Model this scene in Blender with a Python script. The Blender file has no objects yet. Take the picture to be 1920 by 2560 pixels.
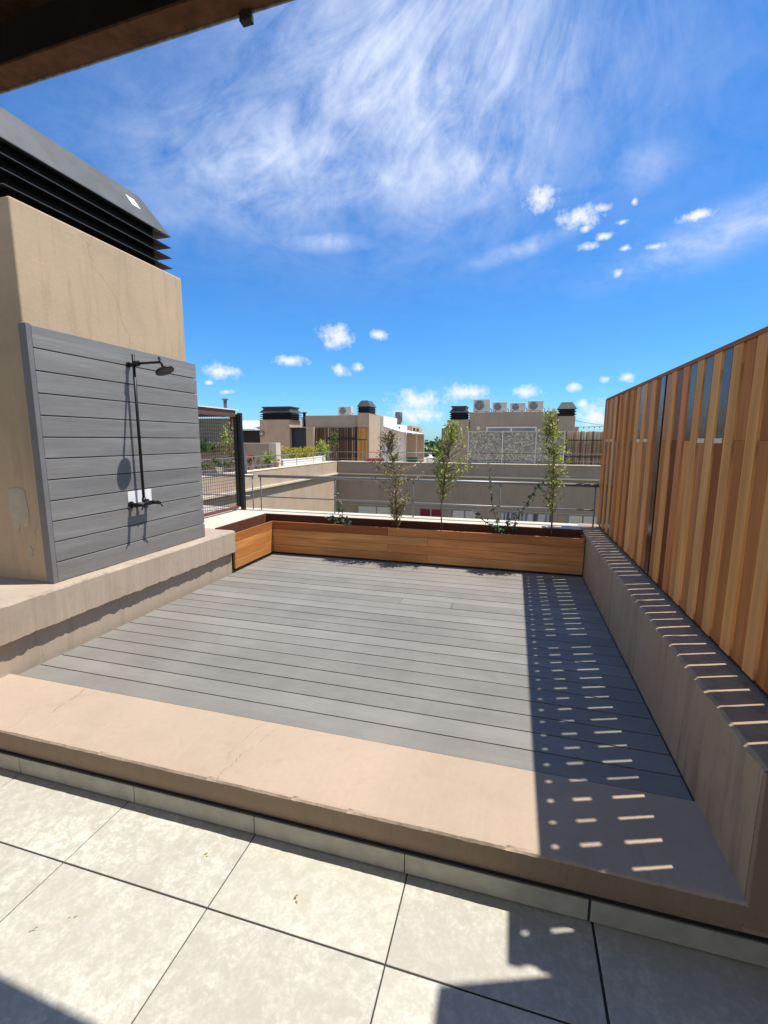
import bpy, math, random
from mathutils import Vector, Matrix
random.seed(7)
sc = bpy.context.scene
COL = sc.collection
R = math.radians
SUN_AZ, SUN_EL = R(20), R(65.4)          # azimuth measured from +X towards +Y
SUN = Vector((math.cos(SUN_AZ)*math.cos(SUN_EL), math.sin(SUN_AZ)*math.cos(SUN_EL), math.sin(SUN_EL)))

# ------------------------------------------------------------------ materials
def new_mat(name):
    m = bpy.data.materials.new(name); m.use_nodes = True
    nt = m.node_tree
    return m, nt, nt.nodes['Principled BSDF']
def nd(nt, t, **kw):
    n = nt.nodes.new(t)
    for k, v in kw.items(): setattr(n, k, v)
    return n
def lk(nt, a, b): nt.links.new(a, b)
def coords(nt, scale=(1,1,1), offset_attr=False):
    tc = nd(nt, 'ShaderNodeTexCoord')
    mp = nd(nt, 'ShaderNodeMapping'); mp.inputs['Scale'].default_value = scale
    if offset_attr:
        at = nd(nt, 'ShaderNodeAttribute', attribute_name='tone')
        mu = nd(nt, 'ShaderNodeMath', operation='MULTIPLY'); mu.inputs[1].default_value = 173.0
        cb = nd(nt, 'ShaderNodeCombineXYZ')
        lk(nt, at.outputs['Fac'], mu.inputs[0])
        for i in range(3): lk(nt, mu.outputs[0], cb.inputs[i])
        ad = nd(nt, 'ShaderNodeVectorMath', operation='ADD')
        lk(nt, tc.outputs['Object'], ad.inputs[0]); lk(nt, cb.outputs[0], ad.inputs[1])
        lk(nt, ad.outputs[0], mp.inputs['Vector'])
    else:
        lk(nt, tc.outputs['Object'], mp.inputs['Vector'])
    return mp.outputs[0]
def noise(nt, vec, scale, detail=6, rough=0.6, dist=0.0):
    n = nd(nt, 'ShaderNodeTexNoise'); n.inputs['Scale'].default_value = scale
    n.inputs['Detail'].default_value = detail; n.inputs['Roughness'].default_value = rough
    n.inputs['Distortion'].default_value = dist
    lk(nt, vec, n.inputs['Vector']); return n.outputs['Fac']
def ramp(nt, fac, stops, interp='LINEAR'):
    r = nd(nt, 'ShaderNodeValToRGB'); cr = r.color_ramp; cr.interpolation = interp
    while len(cr.elements) < len(stops): cr.elements.new(0.5)
    for e, (p, c) in zip(cr.elements, stops):
        e.position = p; e.color = (*c, 1) if len(c) == 3 else c
    lk(nt, fac, r.inputs[0]); return r.outputs[0]
def mixc(nt, fac, a, b, mode='MIX'):
    m = nd(nt, 'ShaderNodeMix', data_type='RGBA', blend_type=mode)
    for s, v in ((0, fac), (6, a), (7, b)):
        if isinstance(v, (int, float)): m.inputs[s].default_value = v
        elif isinstance(v, tuple): m.inputs[s].default_value = (*v, 1)
        else: lk(nt, v, m.inputs[s])
    return m.outputs[2]
def maprange(nt, v, a, b, c, d):
    m = nd(nt, 'ShaderNodeMapRange'); lk(nt, v, m.inputs[0])
    for i, x in enumerate((a, b, c, d)): m.inputs[1+i].default_value = x
    return m.outputs[0]
def mth(nt, op, a, b=None, clamp=False):
    m = nd(nt, 'ShaderNodeMath', operation=op); m.use_clamp = clamp
    for i, v in enumerate((a, b)):
        if v is None: continue
        if isinstance(v, (int, float)): m.inputs[i].default_value = v
        else: lk(nt, v, m.inputs[i])
    return m.outputs[0]
def bump(nt, bsdf, h, strength=0.3, dist=0.01):
    b = nd(nt, 'ShaderNodeBump'); b.inputs['Strength'].default_value = strength
    b.inputs['Distance'].default_value = dist
    lk(nt, h, b.inputs['Height']); lk(nt, b.outputs[0], bsdf.inputs['Normal'])
def sc3(c, k): return tuple(min(1, x*k) for x in c)

def plain(name, c, rough=0.6, metal=0.0, var=0.12, scale=6, bmp=0.0, spec=None):
    m, nt, b = new_mat(name)
    v = coords(nt); n = noise(nt, v, scale)
    col = ramp(nt, n, [(0.25, sc3(c, 1-var)), (0.75, sc3(c, 1+var))])
    lk(nt, col, b.inputs['Base Color'])
    b.inputs['Roughness'].default_value = rough; b.inputs['Metallic'].default_value = metal
    if spec is not None: b.inputs['Specular IOR Level'].default_value = spec
    if bmp: bump(nt, b, noise(nt, v, scale*12), bmp, 0.004)
    return m

def plaster(name, c, streak=0.12, cracks=False, stain=(0.25,0.2,0.15), blot=0.25, rough=0.9):
    m, nt, b = new_mat(name)
    v = coords(nt); vs = coords(nt, (7, 7, 0.6))
    big = noise(nt, v, 1.7, 8, 0.62); fine = noise(nt, v, 40, 4, 0.7); st = noise(nt, vs, 2.2, 6, 0.65)
    col = ramp(nt, big, [(0.28, sc3(c, 0.86)), (0.5, c), (0.72, sc3(c, 1.1))])
    f2 = maprange(nt, st, 0.52, 0.75, 0, streak)
    col = mixc(nt, f2, col, stain)
    f3 = maprange(nt, fine, 0.35, 0.7, 0.0, 0.16)
    col = mixc(nt, f3, col, sc3(c, 0.72))
    sp = noise(nt, v, 5.0, 9, 0.7, 0.6)
    f4 = maprange(nt, sp, 0.58, 0.7, 0, blot)
    col = mixc(nt, f4, col, sc3(c, 0.74))
    h = fine
    if cracks:
        dv = nd(nt, 'ShaderNodeVectorMath', operation='ADD'); nn = nd(nt, 'ShaderNodeTexNoise')
        nn.inputs['Scale'].default_value = 3.0; nn.inputs['Detail'].default_value = 6
        lk(nt, v, nn.inputs['Vector'])
        sca = nd(nt, 'ShaderNodeVectorMath', operation='SCALE'); sca.inputs['Scale'].default_value = 0.35
        lk(nt, nn.outputs['Color'], sca.inputs[0]); lk(nt, v, dv.inputs[0]); lk(nt, sca.outputs[0], dv.inputs[1])
        vo = nd(nt, 'ShaderNodeTexVoronoi', feature='DISTANCE_TO_EDGE'); vo.inputs['Scale'].default_value = 1.15
        lk(nt, dv.outputs[0], vo.inputs['Vector'])
        line = maprange(nt, vo.outputs['Distance'], 0.0, 0.0035, 1.0, 0.0)
        gate = maprange(nt, noise(nt, v, 1.3, 3), 0.53, 0.6, 0, 1)
        cf = mth(nt, 'MULTIPLY', mth(nt, 'MULTIPLY', line, gate), 0.55)
        col = mixc(nt, cf, col, sc3(c, 0.35))
    lk(nt, col, b.inputs['Base Color']); b.inputs['Roughness'].default_value = rough
    bump(nt, b, h, 0.35, 0.004)
    return m

def boards(name, stops, axis, rough=0.6, grain=0.35, coat=0.0, fine=60, spec=0.4, dust=0.0):
    """wooden boards: colour by the per-board attribute 'tone', grain stretched along one axis"""
    m, nt, b = new_mat(name)
    s = [fine]*3; s['xyz'.index(axis)] = fine*0.035
    s2 = [9]*3; s2['xyz'.index(axis)] = 0.7
    v = coords(nt, tuple(s), True); v2 = coords(nt, tuple(s2), True)
    at = nd(nt, 'ShaderNodeAttribute', attribute_name='tone')
    base = ramp(nt, at.outputs['Fac'], stops)
    g = noise(nt, v, 1.0, 5, 0.65); g2 = noise(nt, v2, 1.0, 5, 0.6, 0.8)
    dark = mixc(nt, 1.0, base, (0.50, 0.42, 0.36), 'MULTIPLY')
    col = mixc(nt, maprange(nt, g, 0.35, 0.75, 0, grain), base, dark)
    lite = mixc(nt, 1.0, base, (1.35, 1.25, 1.1), 'MULTIPLY')
    col = mixc(nt, maprange(nt, g2, 0.35, 0.6, grain, 0), col, dark)
    col = mixc(nt, maprange(nt, g2, 0.55, 0.75, 0, grain), col, lite)
    if dust:
        vd = coords(nt); dn = noise(nt, vd, 1.6, 8, 0.66)
        col = mixc(nt, maprange(nt, dn, 0.42, 0.70, 0, dust), col, (0.36,0.34,0.30))
        dn2 = noise(nt, vd, 7, 7, 0.7, 0.5)
        col = mixc(nt, maprange(nt, dn2, 0.58, 0.72, 0, dust*0.7), col, (0.13,0.125,0.115))
    lk(nt, col, b.inputs['Base Color'])
    b.inputs['Roughness'].default_value = rough; b.inputs['Coat Weight'].default_value = coat
    b.inputs['Coat Roughness'].default_value = 0.12; b.inputs['Specular IOR Level'].default_value = spec
    bump(nt, b, g, 0.25, 0.003)
    return m

def leafmat(name, stops, trans=0.5):
    m, nt, b = new_mat(name)
    at = nd(nt, 'ShaderNodeAttribute', attribute_name='tone')
    col = ramp(nt, at.outputs['Fac'], stops)
    lk(nt, col, b.inputs['Base Color']); b.inputs['Roughness'].default_value = 0.45
    tr = nd(nt, 'ShaderNodeBsdfTranslucent'); lk(nt, col, tr.inputs[0])
    mx = nd(nt, 'ShaderNodeMixShader'); mx.inputs[0].default_value = trans
    out = nt.nodes['Material Output']
    lk(nt, b.outputs[0], mx.inputs[1]); lk(nt, tr.outputs[0], mx.inputs[2]); lk(nt, mx.outputs[0], out.inputs[0])
    return m

def tilemat(name):
    m, nt, b = new_mat(name)
    v = coords(nt, (1,1,1), True)
    a = noise(nt, v, 2.6, 10, 0.68, 0.3); c = noise(nt, v, 26, 8, 0.78, 0.4); d = noise(nt, v, 75, 3, 0.6)
    col = ramp(nt, a, [(0.3, (0.42,0.41,0.37)), (0.5, (0.555,0.54,0.49)), (0.66, (0.69,0.672,0.615))])
    col = mixc(nt, maprange(nt, c, 0.44, 0.58, 0.75, 0), col, (0.395,0.38,0.335))
    col = mixc(nt, maprange(nt, d, 0.42, 0.6, 0.4, 0), col, (0.40,0.38,0.33))
    w = noise(nt, v, 5, 8, 0.7, 1.0)
    col = mixc(nt, maprange(nt, w, 0.56, 0.66, 0, 0.22), col, (0.42,0.36,0.25))
    at = nd(nt, 'ShaderNodeAttribute', attribute_name='tone')
    col = mixc(nt, 1.0, col, ramp(nt, at.outputs['Fac'], [(0,(0.90,0.90,0.885)),(1,(1.04,1.03,0.99))]), 'MULTIPLY')
    lk(nt, col, b.inputs['Base Color']); b.inputs['Roughness'].default_value = 0.62
    bump(nt, b, d, 0.15, 0.002)
    return m

M = {}
M['tile'] = tilemat('stone_tile')
M['skirttile'] = plain('skirting_stone', (0.37,0.345,0.275), 0.7, var=0.18, scale=14)
M['grout'] = plain('grout', (0.035,0.034,0.036), 0.9)
M['step'] = plaster('step_render', (0.415,0.32,0.24), 0.10, True, (0.30,0.2,0.13), 0.4)
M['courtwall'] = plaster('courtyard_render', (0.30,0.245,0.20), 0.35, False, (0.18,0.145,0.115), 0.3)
M['riser'] = plaster('brown_riser', (0.27,0.19,0.12), 0.2, False, (0.15,0.1,0.06), 0.3)  # darker brown on the step riser and parapet end face
M['wall'] = plaster('beige_render', (0.40,0.325,0.25), 0.45, True, (0.24,0.19,0.14), 0.35)
M['tower'] = plaster('tower_render', (0.49,0.365,0.24), 0.45, True, (0.30,0.21,0.13), 0.15)
M['greywall'] = plaster('parapet_render', (0.36,0.265,0.175), 0.8, True, (0.12,0.09,0.065), 0.7)
M['patch'] = plain('repair_mortar', (0.47,0.41,0.31), 0.9, var=0.15, scale=12)
M['coping'] = plaster('pale_coping', (0.58,0.51,0.41), 0.10, False, (0.35,0.28,0.2), 0.15)
M['far'] = plaster('far_render', (0.46,0.35,0.25), 0.4, False, (0.24,0.18,0.13), 0.3)
M['far2'] = plaster('taupe_render', (0.385,0.315,0.255), 0.35, False, (0.24,0.19,0.15), 0.3)
M['deck'] = boards('composite_decking', [(0,(0.180,0.173,0.156)), (0.5,(0.208,0.20,0.181)), (1,(0.242,0.233,0.211))], 'x', 0.58, 0.18, 0, 160, 0.45, 0.30)
M['clad'] = boards('composite_cladding', [(0,(0.195,0.197,0.198)), (0.5,(0.235,0.237,0.238)), (1,(0.275,0.277,0.278))], 'y', 0.62, 0.40, 0, 150, 0.35, 0.10)
M['trim'] = plain('cladding_trim', (0.17,0.165,0.17), 0.6)
CED = [(0,(0.22,0.072,0.028)), (0.22,(0.50,0.19,0.06)), (0.45,(0.76,0.35,0.115)), (0.7,(0.87,0.47,0.175)), (1,(0.66,0.25,0.105))]
M['cedar_z'] = boards('cedar_boards', CED, 'z', 0.75, 0.5, 0.0, 60, 0.12)
M['varnish'] = boards('dark_varnished_boards', [(0,(0.07,0.035,0.022)), (0.5,(0.12,0.05,0.025)), (1,(0.20,0.085,0.03))], 'z', 0.2, 0.3, 0.0, 60, 0.35)
M['cedar_x'] = boards('planter_boards', [(0,(0.38,0.12,0.036)), (0.4,(0.60,0.235,0.075)), (0.7,(0.78,0.39,0.145)), (1,(0.66,0.24,0.075))], 'x', 0.6, 0.6, 0.0, 60, 0.22)
M['cedar_y'] = boards('planter_side_boards', [(0,(0.40,0.14,0.035)), (0.5,(0.52,0.21,0.055)), (1,(0.58,0.26,0.08))], 'y', 0.55, 0.6, 0.0, 60, 0.25)
M['cap'] = boards('fence_cap_wood', [(0,(0.33,0.12,0.055)), (1,(0.40,0.16,0.075))], 'y', 0.7, 0.3, 0.0, 60, 0.15)
M['liner'] = boards('planter_liner_wood', [(0,(0.11,0.042,0.022)), (1,(0.15,0.06,0.03))], 'x', 0.8, 0.3, 0.0, 60, 0.15)
M['black'] = plain('matt_black_metal', (0.012,0.012,0.014), 0.42, 0.3, spec=0.5)
M['blackpost'] = plain('black_paint', (0.012,0.011,0.012), 0.5)
M['hoodfar'] = plain('dark_hood_sheet', (0.055,0.055,0.06), 0.45, 0.2, var=0.3, scale=5)
M['hood'] = plain('hood_sheet', (0.085,0.087,0.084), 0.5, 0.15, var=0.3, scale=5)
M['hooddark'] = plain('hood_inside', (0.008,0.008,0.010), 0.6)
M['rail'] = plain('grey_rail_paint', (0.20,0.21,0.225), 0.38, 0.2)
M['white'] = plain('white_paint', (0.80,0.79,0.77), 0.6, var=0.04)
M['acwhite'] = plain('unit_casing', (0.62,0.62,0.60), 0.5, var=0.05)
M['fanblade'] = plain('fan_blade', (0.30,0.305,0.31), 0.5)
M['fan'] = plain('fan_grille', (0.19,0.195,0.20), 0.5)
M['rust'] = plain('rusty_steel', (0.14,0.058,0.025), 0.85, 0.1, var=0.7, scale=14, bmp=0.4)
M['rustlip'] = plain('flaking_paint', (0.34,0.30,0.31), 0.8, var=0.6, scale=40)
M['redrust'] = plain('red_oxide', (0.13,0.045,0.032), 0.7, var=0.3, scale=12)
M['roofdark'] = plain('dark_roof_sheet', (0.018,0.012,0.011), 0.85, var=0.5, scale=8)
M['soil'] = plain('soil', (0.05,0.035,0.025), 0.95, var=0.6, scale=40, bmp=0.8)
M['bark'] = plain('bark', (0.20,0.13,0.085), 0.9, var=0.4, scale=30)
M['steel'] = plain('zinc_clip', (0.75,0.76,0.78), 0.25, 0.9)
M['leaf_brown'] = leafmat('dry_leaves', [(0,(0.08,0.08,0.03)), (0.4,(0.25,0.20,0.085)), (0.75,(0.46,0.37,0.18)), (1,(0.68,0.60,0.38))])
M['leaf_green'] = leafmat('sapling_leaves', [(0,(0.10,0.16,0.02)), (0.4,(0.28,0.37,0.05)), (0.75,(0.50,0.55,0.10)), (1,(0.68,0.68,0.28))])
M['leaf_ivy'] = leafmat('climber_leaves', [(0,(0.012,0.045,0.014)), (0.5,(0.035,0.10,0.03)), (0.85,(0.09,0.19,0.06)), (1,(0.22,0.32,0.17))], 0.2)
M['leaf_yellow'] = leafmat('golden_hedge_leaves', [(0,(0.10,0.13,0.012)), (0.4,(0.34,0.33,0.02)), (1,(0.62,0.52,0.04))])
M['leaf_mid'] = leafmat('garden_leaves', [(0,(0.02,0.055,0.012)), (0.5,(0.06,0.13,0.025)), (1,(0.16,0.26,0.05))])
M['leaf_tree'] = leafmat('tree_leaves', [(0,(0.02,0.05,0.015)), (0.5,(0.055,0.105,0.03)), (1,(0.12,0.18,0.05))])
M['redcurtain']=plain('dark_red_curtain',(0.14,0.012,0.018),0.8)
M['red'] = plain('red_plastic', (0.42,0.05,0.035), 0.5)
M['petal'] = plain('red_petals', (0.60,0.03,0.03), 0.6)
M['greenplastic'] = plain('green_plastic', (0.012,0.10,0.075), 0.5)
M['terracotta'] = plain('terracotta', (0.36,0.20,0.12), 0.85)
M['greypot'] = plain('grey_pot', (0.20,0.17,0.15), 0.85)
M['navy'] = plain('navy_cloth', (0.018,0.016,0.045), 0.9)
M['bluedoor'] = plain('blue_black_door', (0.010,0.022,0.038), 0.45)
M['tank'] = plain('grey_tank', (0.10,0.115,0.135), 0.6)
M['wood_far'] = boards('slat_wood', [(0,(0.10,0.055,0.03)), (0.5,(0.24,0.15,0.09)), (1,(0.40,0.30,0.20))], 'z', 0.7, 0.4)
M['wood_gold'] = boards('golden_slat_wood', [(0,(0.45,0.22,0.05)), (1,(0.62,0.36,0.10))], 'z', 0.6, 0.3)
M['darkwood'] = plain('dark_timber', (0.030,0.020,0.016), 0.7)
M['fascia'] = plain('brown_fascia', (0.13,0.085,0.06), 0.7)
M['glass'] = plain('window_pane', (0.20,0.23,0.26), 0.12, var=0.5, scale=1.2)
M['curtain'] = plain('pale_curtain', (0.52,0.51,0.47), 0.9, var=0.12, scale=9)
M['sheet'] = plain('white_roof_sheet', (0.72,0.73,0.74), 0.5)
M['interior'] = plain('dark_recess', (0.02,0.017,0.017), 0.9)
M['lampglass'] = plain('lamp_glass', (0.62,0.57,0.42), 0.5)
M['road'] = plain('ground_earth', (0.10,0.11,0.06), 0.95, var=0.4, scale=0.02)

def stripes_mat(name, c1, c2, axis, freq, thr=0.5):
    m, nt, b = new_mat(name); s = [0.05]*3; s['xyz'.index(axis)] = 1
    v = coords(nt, tuple(s)); n = noise(nt, v, freq, 3, 0.6)
    lk(nt, ramp(nt, n, [(thr-0.06, c1), (thr+0.06, c2)]), b.inputs['Base Color'])
    b.inputs['Roughness'].default_value = 0.8
    return m
M['blind'] = stripes_mat('striped_blind', (0.07,0.075,0.085), (0.42,0.43,0.45), 'x', 9)
M['bamboo'] = stripes_mat('bamboo_canes', (0.26,0.19,0.12), (0.42,0.32,0.21), 'x', 14)
def mottled(name):
    m, nt, b = new_mat(name); v = coords(nt)
    vo = nd(nt, 'ShaderNodeTexVoronoi'); vo.inputs['Scale'].default_value = 19
    lk(nt, v, vo.inputs['Vector'])
    n = noise(nt, coords(nt, (0.8,0.8,2.6)), 24, 4, 0.7)
    f = mth(nt, 'ADD', mth(nt, 'MULTIPLY', vo.outputs['Color'], 0.45), mth(nt, 'MULTIPLY', n, 0.75))
    lk(nt, ramp(nt, f, [(0.3,(0.14,0.125,0.105)), (0.6,(0.33,0.30,0.255)), (0.85,(0.72,0.67,0.58))]), b.inputs['Base Color'])
    b.inputs['Roughness'].default_value = 0.9
    return m
M['pebble'] = mottled('mottled_screen')

# ------------------------------------------------------------------ mesh building
class MB:
    def __init__(s): s.v=[]; s.f=[]; s.m=[]; s.t=[]; s.sm=[]
    def face(s, idx, mat=0, tone=0.5, smooth=False):
        s.f.append(idx); s.m.append(mat); s.t.append(tone); s.sm.append(smooth)
    def quad(s, a, b, c, d, mat=0, tone=0.5):
        n=len(s.v); s.v += [a,b,c,d]; s.face((n,n+1,n+2,n+3), mat, tone)
    def box(s, x0,x1,y0,y1,z0,z1, mat=0, tone=0.5):
        n=len(s.v)
        s.v += [(x,y,z) for z in (z0,z1) for y in (y0,y1) for x in (x0,x1)]
        for q in ((0,2,3,1),(4,5,7,6),(0,1,5,4),(2,6,7,3),(0,4,6,2),(1,3,7,5)):
            s.face(tuple(n+i for i in q), mat, tone)
        return s
    def rings(s, rings, mat=0, tone=0.5, smooth=False, cap0=True, cap1=True, closed=True):
        n=len(s.v); k=len(rings[0])
        for r in rings: s.v += [tuple(p) for p in r]
        for i in range(len(rings)-1):
            for j in range(k if closed else k-1):
                a=n+i*k+j; b=n+i*k+(j+1)%k
                s.face((a,b,b+k,a+k), mat, tone, smooth)
        if cap0 and closed: s.face(tuple(n+j for j in reversed(range(k))), mat, tone)
        if cap1 and closed: s.face(tuple(n+(len(rings)-1)*k+j for j in range(k)), mat, tone)
        return s
    def tube(s, pts, rad, n=8, mat=0, tone=0.5, smooth=True):
        pts=[Vector(p) for p in pts]
        if not isinstance(rad,(list,tuple)): rad=[rad]*len(pts)
        up=Vector((0.13,0.21,0.97)); rr=[]
        for i,p in enumerate(pts):
            d=(pts[min(i+1,len(pts)-1)]-pts[max(i-1,0)]).normalized()
            a=d.cross(up if abs(d.dot(up))<0.95 else Vector((1,0,0))).normalized(); b=d.cross(a)
            rr.append([p+(a*math.cos(t)+b*math.sin(t))*rad[i] for t in [2*math.pi*j/n for j in range(n)]])
        return s.rings(rr, mat, tone, smooth)
    def lathe(s, c, prof, n=16, mat=0, tone=0.5):
        return s.rings([[(c[0]+r*math.cos(2*math.pi*j/n), c[1]+r*math.sin(2*math.pi*j/n), c[2]+z) for j in range(n)] for r,z in prof], mat, tone, True)
    def frustum(s, lo, hi, z0, z1, mat=0, tone=0.5):      # rectangles (x0,x1,y0,y1)
        r=lambda q,z:[(q[0],q[2],z),(q[1],q[2],z),(q[1],q[3],z),(q[0],q[3],z)]
        return s.rings([r(lo,z0), r(hi,z1)], mat, tone)
    def leaf(s, p, d, up, L, W, tone, mat=0):
        d=d.normalized(); side=d.cross(up)
        if side.length<1e-4: side=Vector((1,0,0))
        side.normalize(); nr=side.cross(d)
        n=len(s.v); mid=p+d*L*0.45
        s.v += [tuple(p), tuple(mid+side*W*0.5+nr*W*0.14), tuple(p+d*L-nr*L*0.08), tuple(mid-side*W*0.5+nr*W*0.14)]
        s.face((n,n+1,n+2), mat, tone); s.face((n,n+2,n+3), mat, tone)
    def build(s, name, mats, parent=None, bevel=0.0, seg=2, loc=None):
        me=bpy.data.meshes.new(name)
        off=Vector((0,0,0)) if loc is None else Vector(loc)
        if parent is not None:
            q=parent
            while q is not None: off=off+q.location; q=q.parent
        me.from_pydata([tuple(Vector(p)-off) for p in s.v], [], s.f)
        if not isinstance(mats,(list,tuple)): mats=[mats]
        for m in mats: me.materials.append(M[m])
        me.polygons.foreach_set('material_index', s.m); me.polygons.foreach_set('use_smooth', s.sm)
        at=me.attributes.new('tone','FLOAT','FACE'); at.data.foreach_set('value', s.t)
        me.update()
        o=bpy.data.objects.new(name, me); COL.objects.link(o)
        if parent is not None: o.parent=parent
        if loc is not None: o.location=loc
        if bevel:
            b=o.modifiers.new('bevel','BEVEL'); b.width=bevel; b.segments=seg; b.limit_method='ANGLE'; b.angle_limit=R(40)
        return o
def box(*a, **k): return MB().box(*a, **k)
def tag(o, label, cat, group=None):
    o['label']=label; o['category']=cat
    if group: o['group']=group
    return o
def thing(name, label, cat, loc=(0,0,0), group=None):
    o=bpy.data.objects.new(name, None); COL.objects.link(o); o.location=loc; o.empty_display_size=0.1
    return tag(o, label, cat, group)
def struct(o): o['kind']='structure'; return o
def copy_tree(o, parent=None):
    c=o.copy(); COL.objects.link(c)
    if parent is not None: c.parent=parent
    for ch in list(o.children): copy_tree(ch, c)
    return c
def rnd(a,b): return random.uniform(a,b)
def rvec():
    while True:
        v=Vector((rnd(-1,1),rnd(-1,1),rnd(-1,1)))
        if 0.05<v.length<1: return v.normalized()

# extruded profile with roughened edges: prof = list of (u,w,jitter), extruded along x or y
def extrude(prof, axis, t0, t1, n, mat=0, seed=1):
    rg=random.Random(seed); rr=[]; k=len(prof); off=[[0,0] for _ in prof]
    for i in range(n+1):
        t=t0+(t1-t0)*i/n; ring=[]
        for j,(u,w,jt) in enumerate(prof):
            if jt:
                off[j][0]=off[j][0]*0.75+rg.uniform(-jt,jt)*0.6; off[j][1]=off[j][1]*0.75+rg.uniform(-jt,jt)*0.6
                if rg.random()<0.035: off[j][1]-=jt*1.8
                if jt>0.001 and jt<0.0012 and rg.random()<0.014: off[j][1]-=0.005; off[j][0]+=0.004
            uu,ww=u+off[j][0],w+off[j][1]
            ring.append((t,uu,ww) if axis=='x' else (uu,t,ww))
        rr.append(ring)
    m=MB(); m.rings(rr, mat); return m

# ================================================================== setting: ground, floors
g=MB(); g.quad((-3000,-3000,-12),(3000,-3000,-12),(3000,3000,-12),(-3000,3000,-12)); struct(g.build('ground','road'))
fl=MB()
xs=[-1.485+0.5975*i for i in range(-5,6)]; ys=[1.372,1.072]+[1.072-0.5975*i for i in range(1,6)]
for i in range(len(xs)-1):
    for j in range(len(ys)-1):
        gx0=gx1=0.0022
        if abs(xs[i]-0.3075)<0.01: gx0=0.0042
        if abs(xs[i+1]-0.3075)<0.01: gx1=0.0042
        gy=0.003
        fl.box(xs[i]+gx0,xs[i+1]-gx1,ys[j+1]+gy,ys[j]-gy,-0.012,rnd(-0.0006,0.0006),0,rnd(0,1))
fl.box(xs[0],xs[-1],ys[-1],ys[0],-0.3,-0.004,1)
struct(fl.build('terrace_floor',['tile','grout'],bevel=0.0012,seg=1))
# concrete step in front of the deck
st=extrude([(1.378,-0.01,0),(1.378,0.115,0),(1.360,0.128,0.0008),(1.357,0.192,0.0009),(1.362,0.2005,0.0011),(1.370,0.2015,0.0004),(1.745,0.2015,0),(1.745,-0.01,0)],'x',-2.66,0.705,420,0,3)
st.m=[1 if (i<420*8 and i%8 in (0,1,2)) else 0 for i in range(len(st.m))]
def crack(pts,w):
    rc=random.Random(len(pts)); L_=[]
    for (ax_,ay_),(bx_,by_) in zip(pts,pts[1:]):
        for q in range(6): L_.append((ax_+(bx_-ax_)*q/6+rc.uniform(-.004,.004), ay_+(by_-ay_)*q/6+rc.uniform(-.004,.004)))
    for a,b in zip(L_,L_[1:]):
        st.quad((a[0],a[1]-w,0.2024),(b[0],b[1]-w,0.2024),(b[0]+w,b[1]+w,0.2024),(a[0]+w,a[1]+w,0.2024),2)
for l in [[(-2.108, 1.739), (-2.087, 1.654), (-2.089, 1.581), (-2.071, 1.514)], [(-0.984, 1.696), (-1.003, 1.601), (-1.035, 1.509), (-1.035, 1.443), (-1.054, 1.403), (-1.035, 1.338)]]: crack(l,0.0011)
M['crack']=plain('crack_shadow_dirt',(0.16,0.115,0.08),0.95)
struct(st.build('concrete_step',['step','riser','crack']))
# deck boards
dk=MB(); y=1.749; k=0; pitch=0.1305
while y<4.9:
    w=min(pitch-0.0068, 4.87-y)
    cuts=[-2.60]
    if k==13: cuts += [-0.83,-0.42]
    if k in (20,21): cuts += [0.33]
    if k==18: cuts += [0.36]
    cuts.append(0.693)
    for a,b in zip(cuts,cuts[1:]):
        dk.box(a+0.0015,b-0.0015,y,y+w,0.176,0.2+rnd(-0.0008,0.0008),0,rnd(0.75,1) if (k==13 and b<0.5 and a>-1) else rnd(0.1,0.9))
    y+=pitch; k+=1
dk.box(-2.60,0.693,1.75,4.87,0.02,0.160,1)
struct(dk.build('deck',['deck','grout'],bevel=0.002,seg=2))

# ================================================================== skirting, walls
sk=thing('tile_skirting','low row of grey beige tiles along the foot of the concrete step','skirting',(0,1.37,0))
m=MB(); sx=[-2.66,-2.08,-1.45,-0.89,-0.30,0.298,0.90,1.5]
for a,b in zip(sx,sx[1:]): m.box(a+0.0015,b-0.0015 if abs(b-0.298)>0.01 else b-0.007,1.361,1.377,0.004,0.079,0,rnd(0,1))
m.build('skirting_tile','skirttile',sk,bevel=0.001,seg=1)
box(-2.66,1.5,1.366,1.3775,-0.002,0.0835).build('mortar_bed','grout',sk)

lw=extrude([(-4.6,-0.3,0),(-2.652,-0.3,0),(-2.648,0.385,0.002),(-2.600,0.402,0.0045),(-2.598,0.600,0.002),(-2.606,0.612,0.003),(-2.63,0.6135,0.001),(-4.6,0.6135,0)],'y',0.6,3.872,300,0,5)
tag(lw.build('low_wall','wall'),'low beige plastered wall with an overhanging lip below the shower panel','wall')
rp=thing('parapet_wall','grey brown parapet under the wooden fence on the right of the deck','parapet',(0.9,3.3,0))
w=extrude([(0.700,-0.3,0),(1.25,-0.3,0),(1.25,0.610,0),(0.715,0.611,0.0015),(0.7035,0.603,0.003),(0.7,0.585,0.002),(0.7,0.416,0),(0.7025,0.412,0.0004),(0.7025,0.409,0.0004),(0.7,0.405,0)],'y',1.379,5.32,260,0,8); w.build('wall','greywall',rp)
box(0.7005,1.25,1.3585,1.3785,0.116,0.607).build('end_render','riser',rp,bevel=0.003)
cp=thing('rear_parapet','pale parapet coping carrying the grey railing behind the planter','parapet',(-1.2,5.1,0.6))
box(-4.4,0.698,4.875,5.22,-3,0.58).build('wall','far',cp,bevel=0.004)
box(-4.4,0.698,4.868,5.235,0.5803,0.618).build('coping','coping',cp,bevel=0.004)
box(-4.4,0.698,5.238,5.34,-3,0.600).build('ledge','coping',cp,bevel=0.004)
box(-4.4,-2.832,3.874,4.866,-3,0.617).build('corner_ledge','coping',cp,bevel=0.004)

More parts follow.
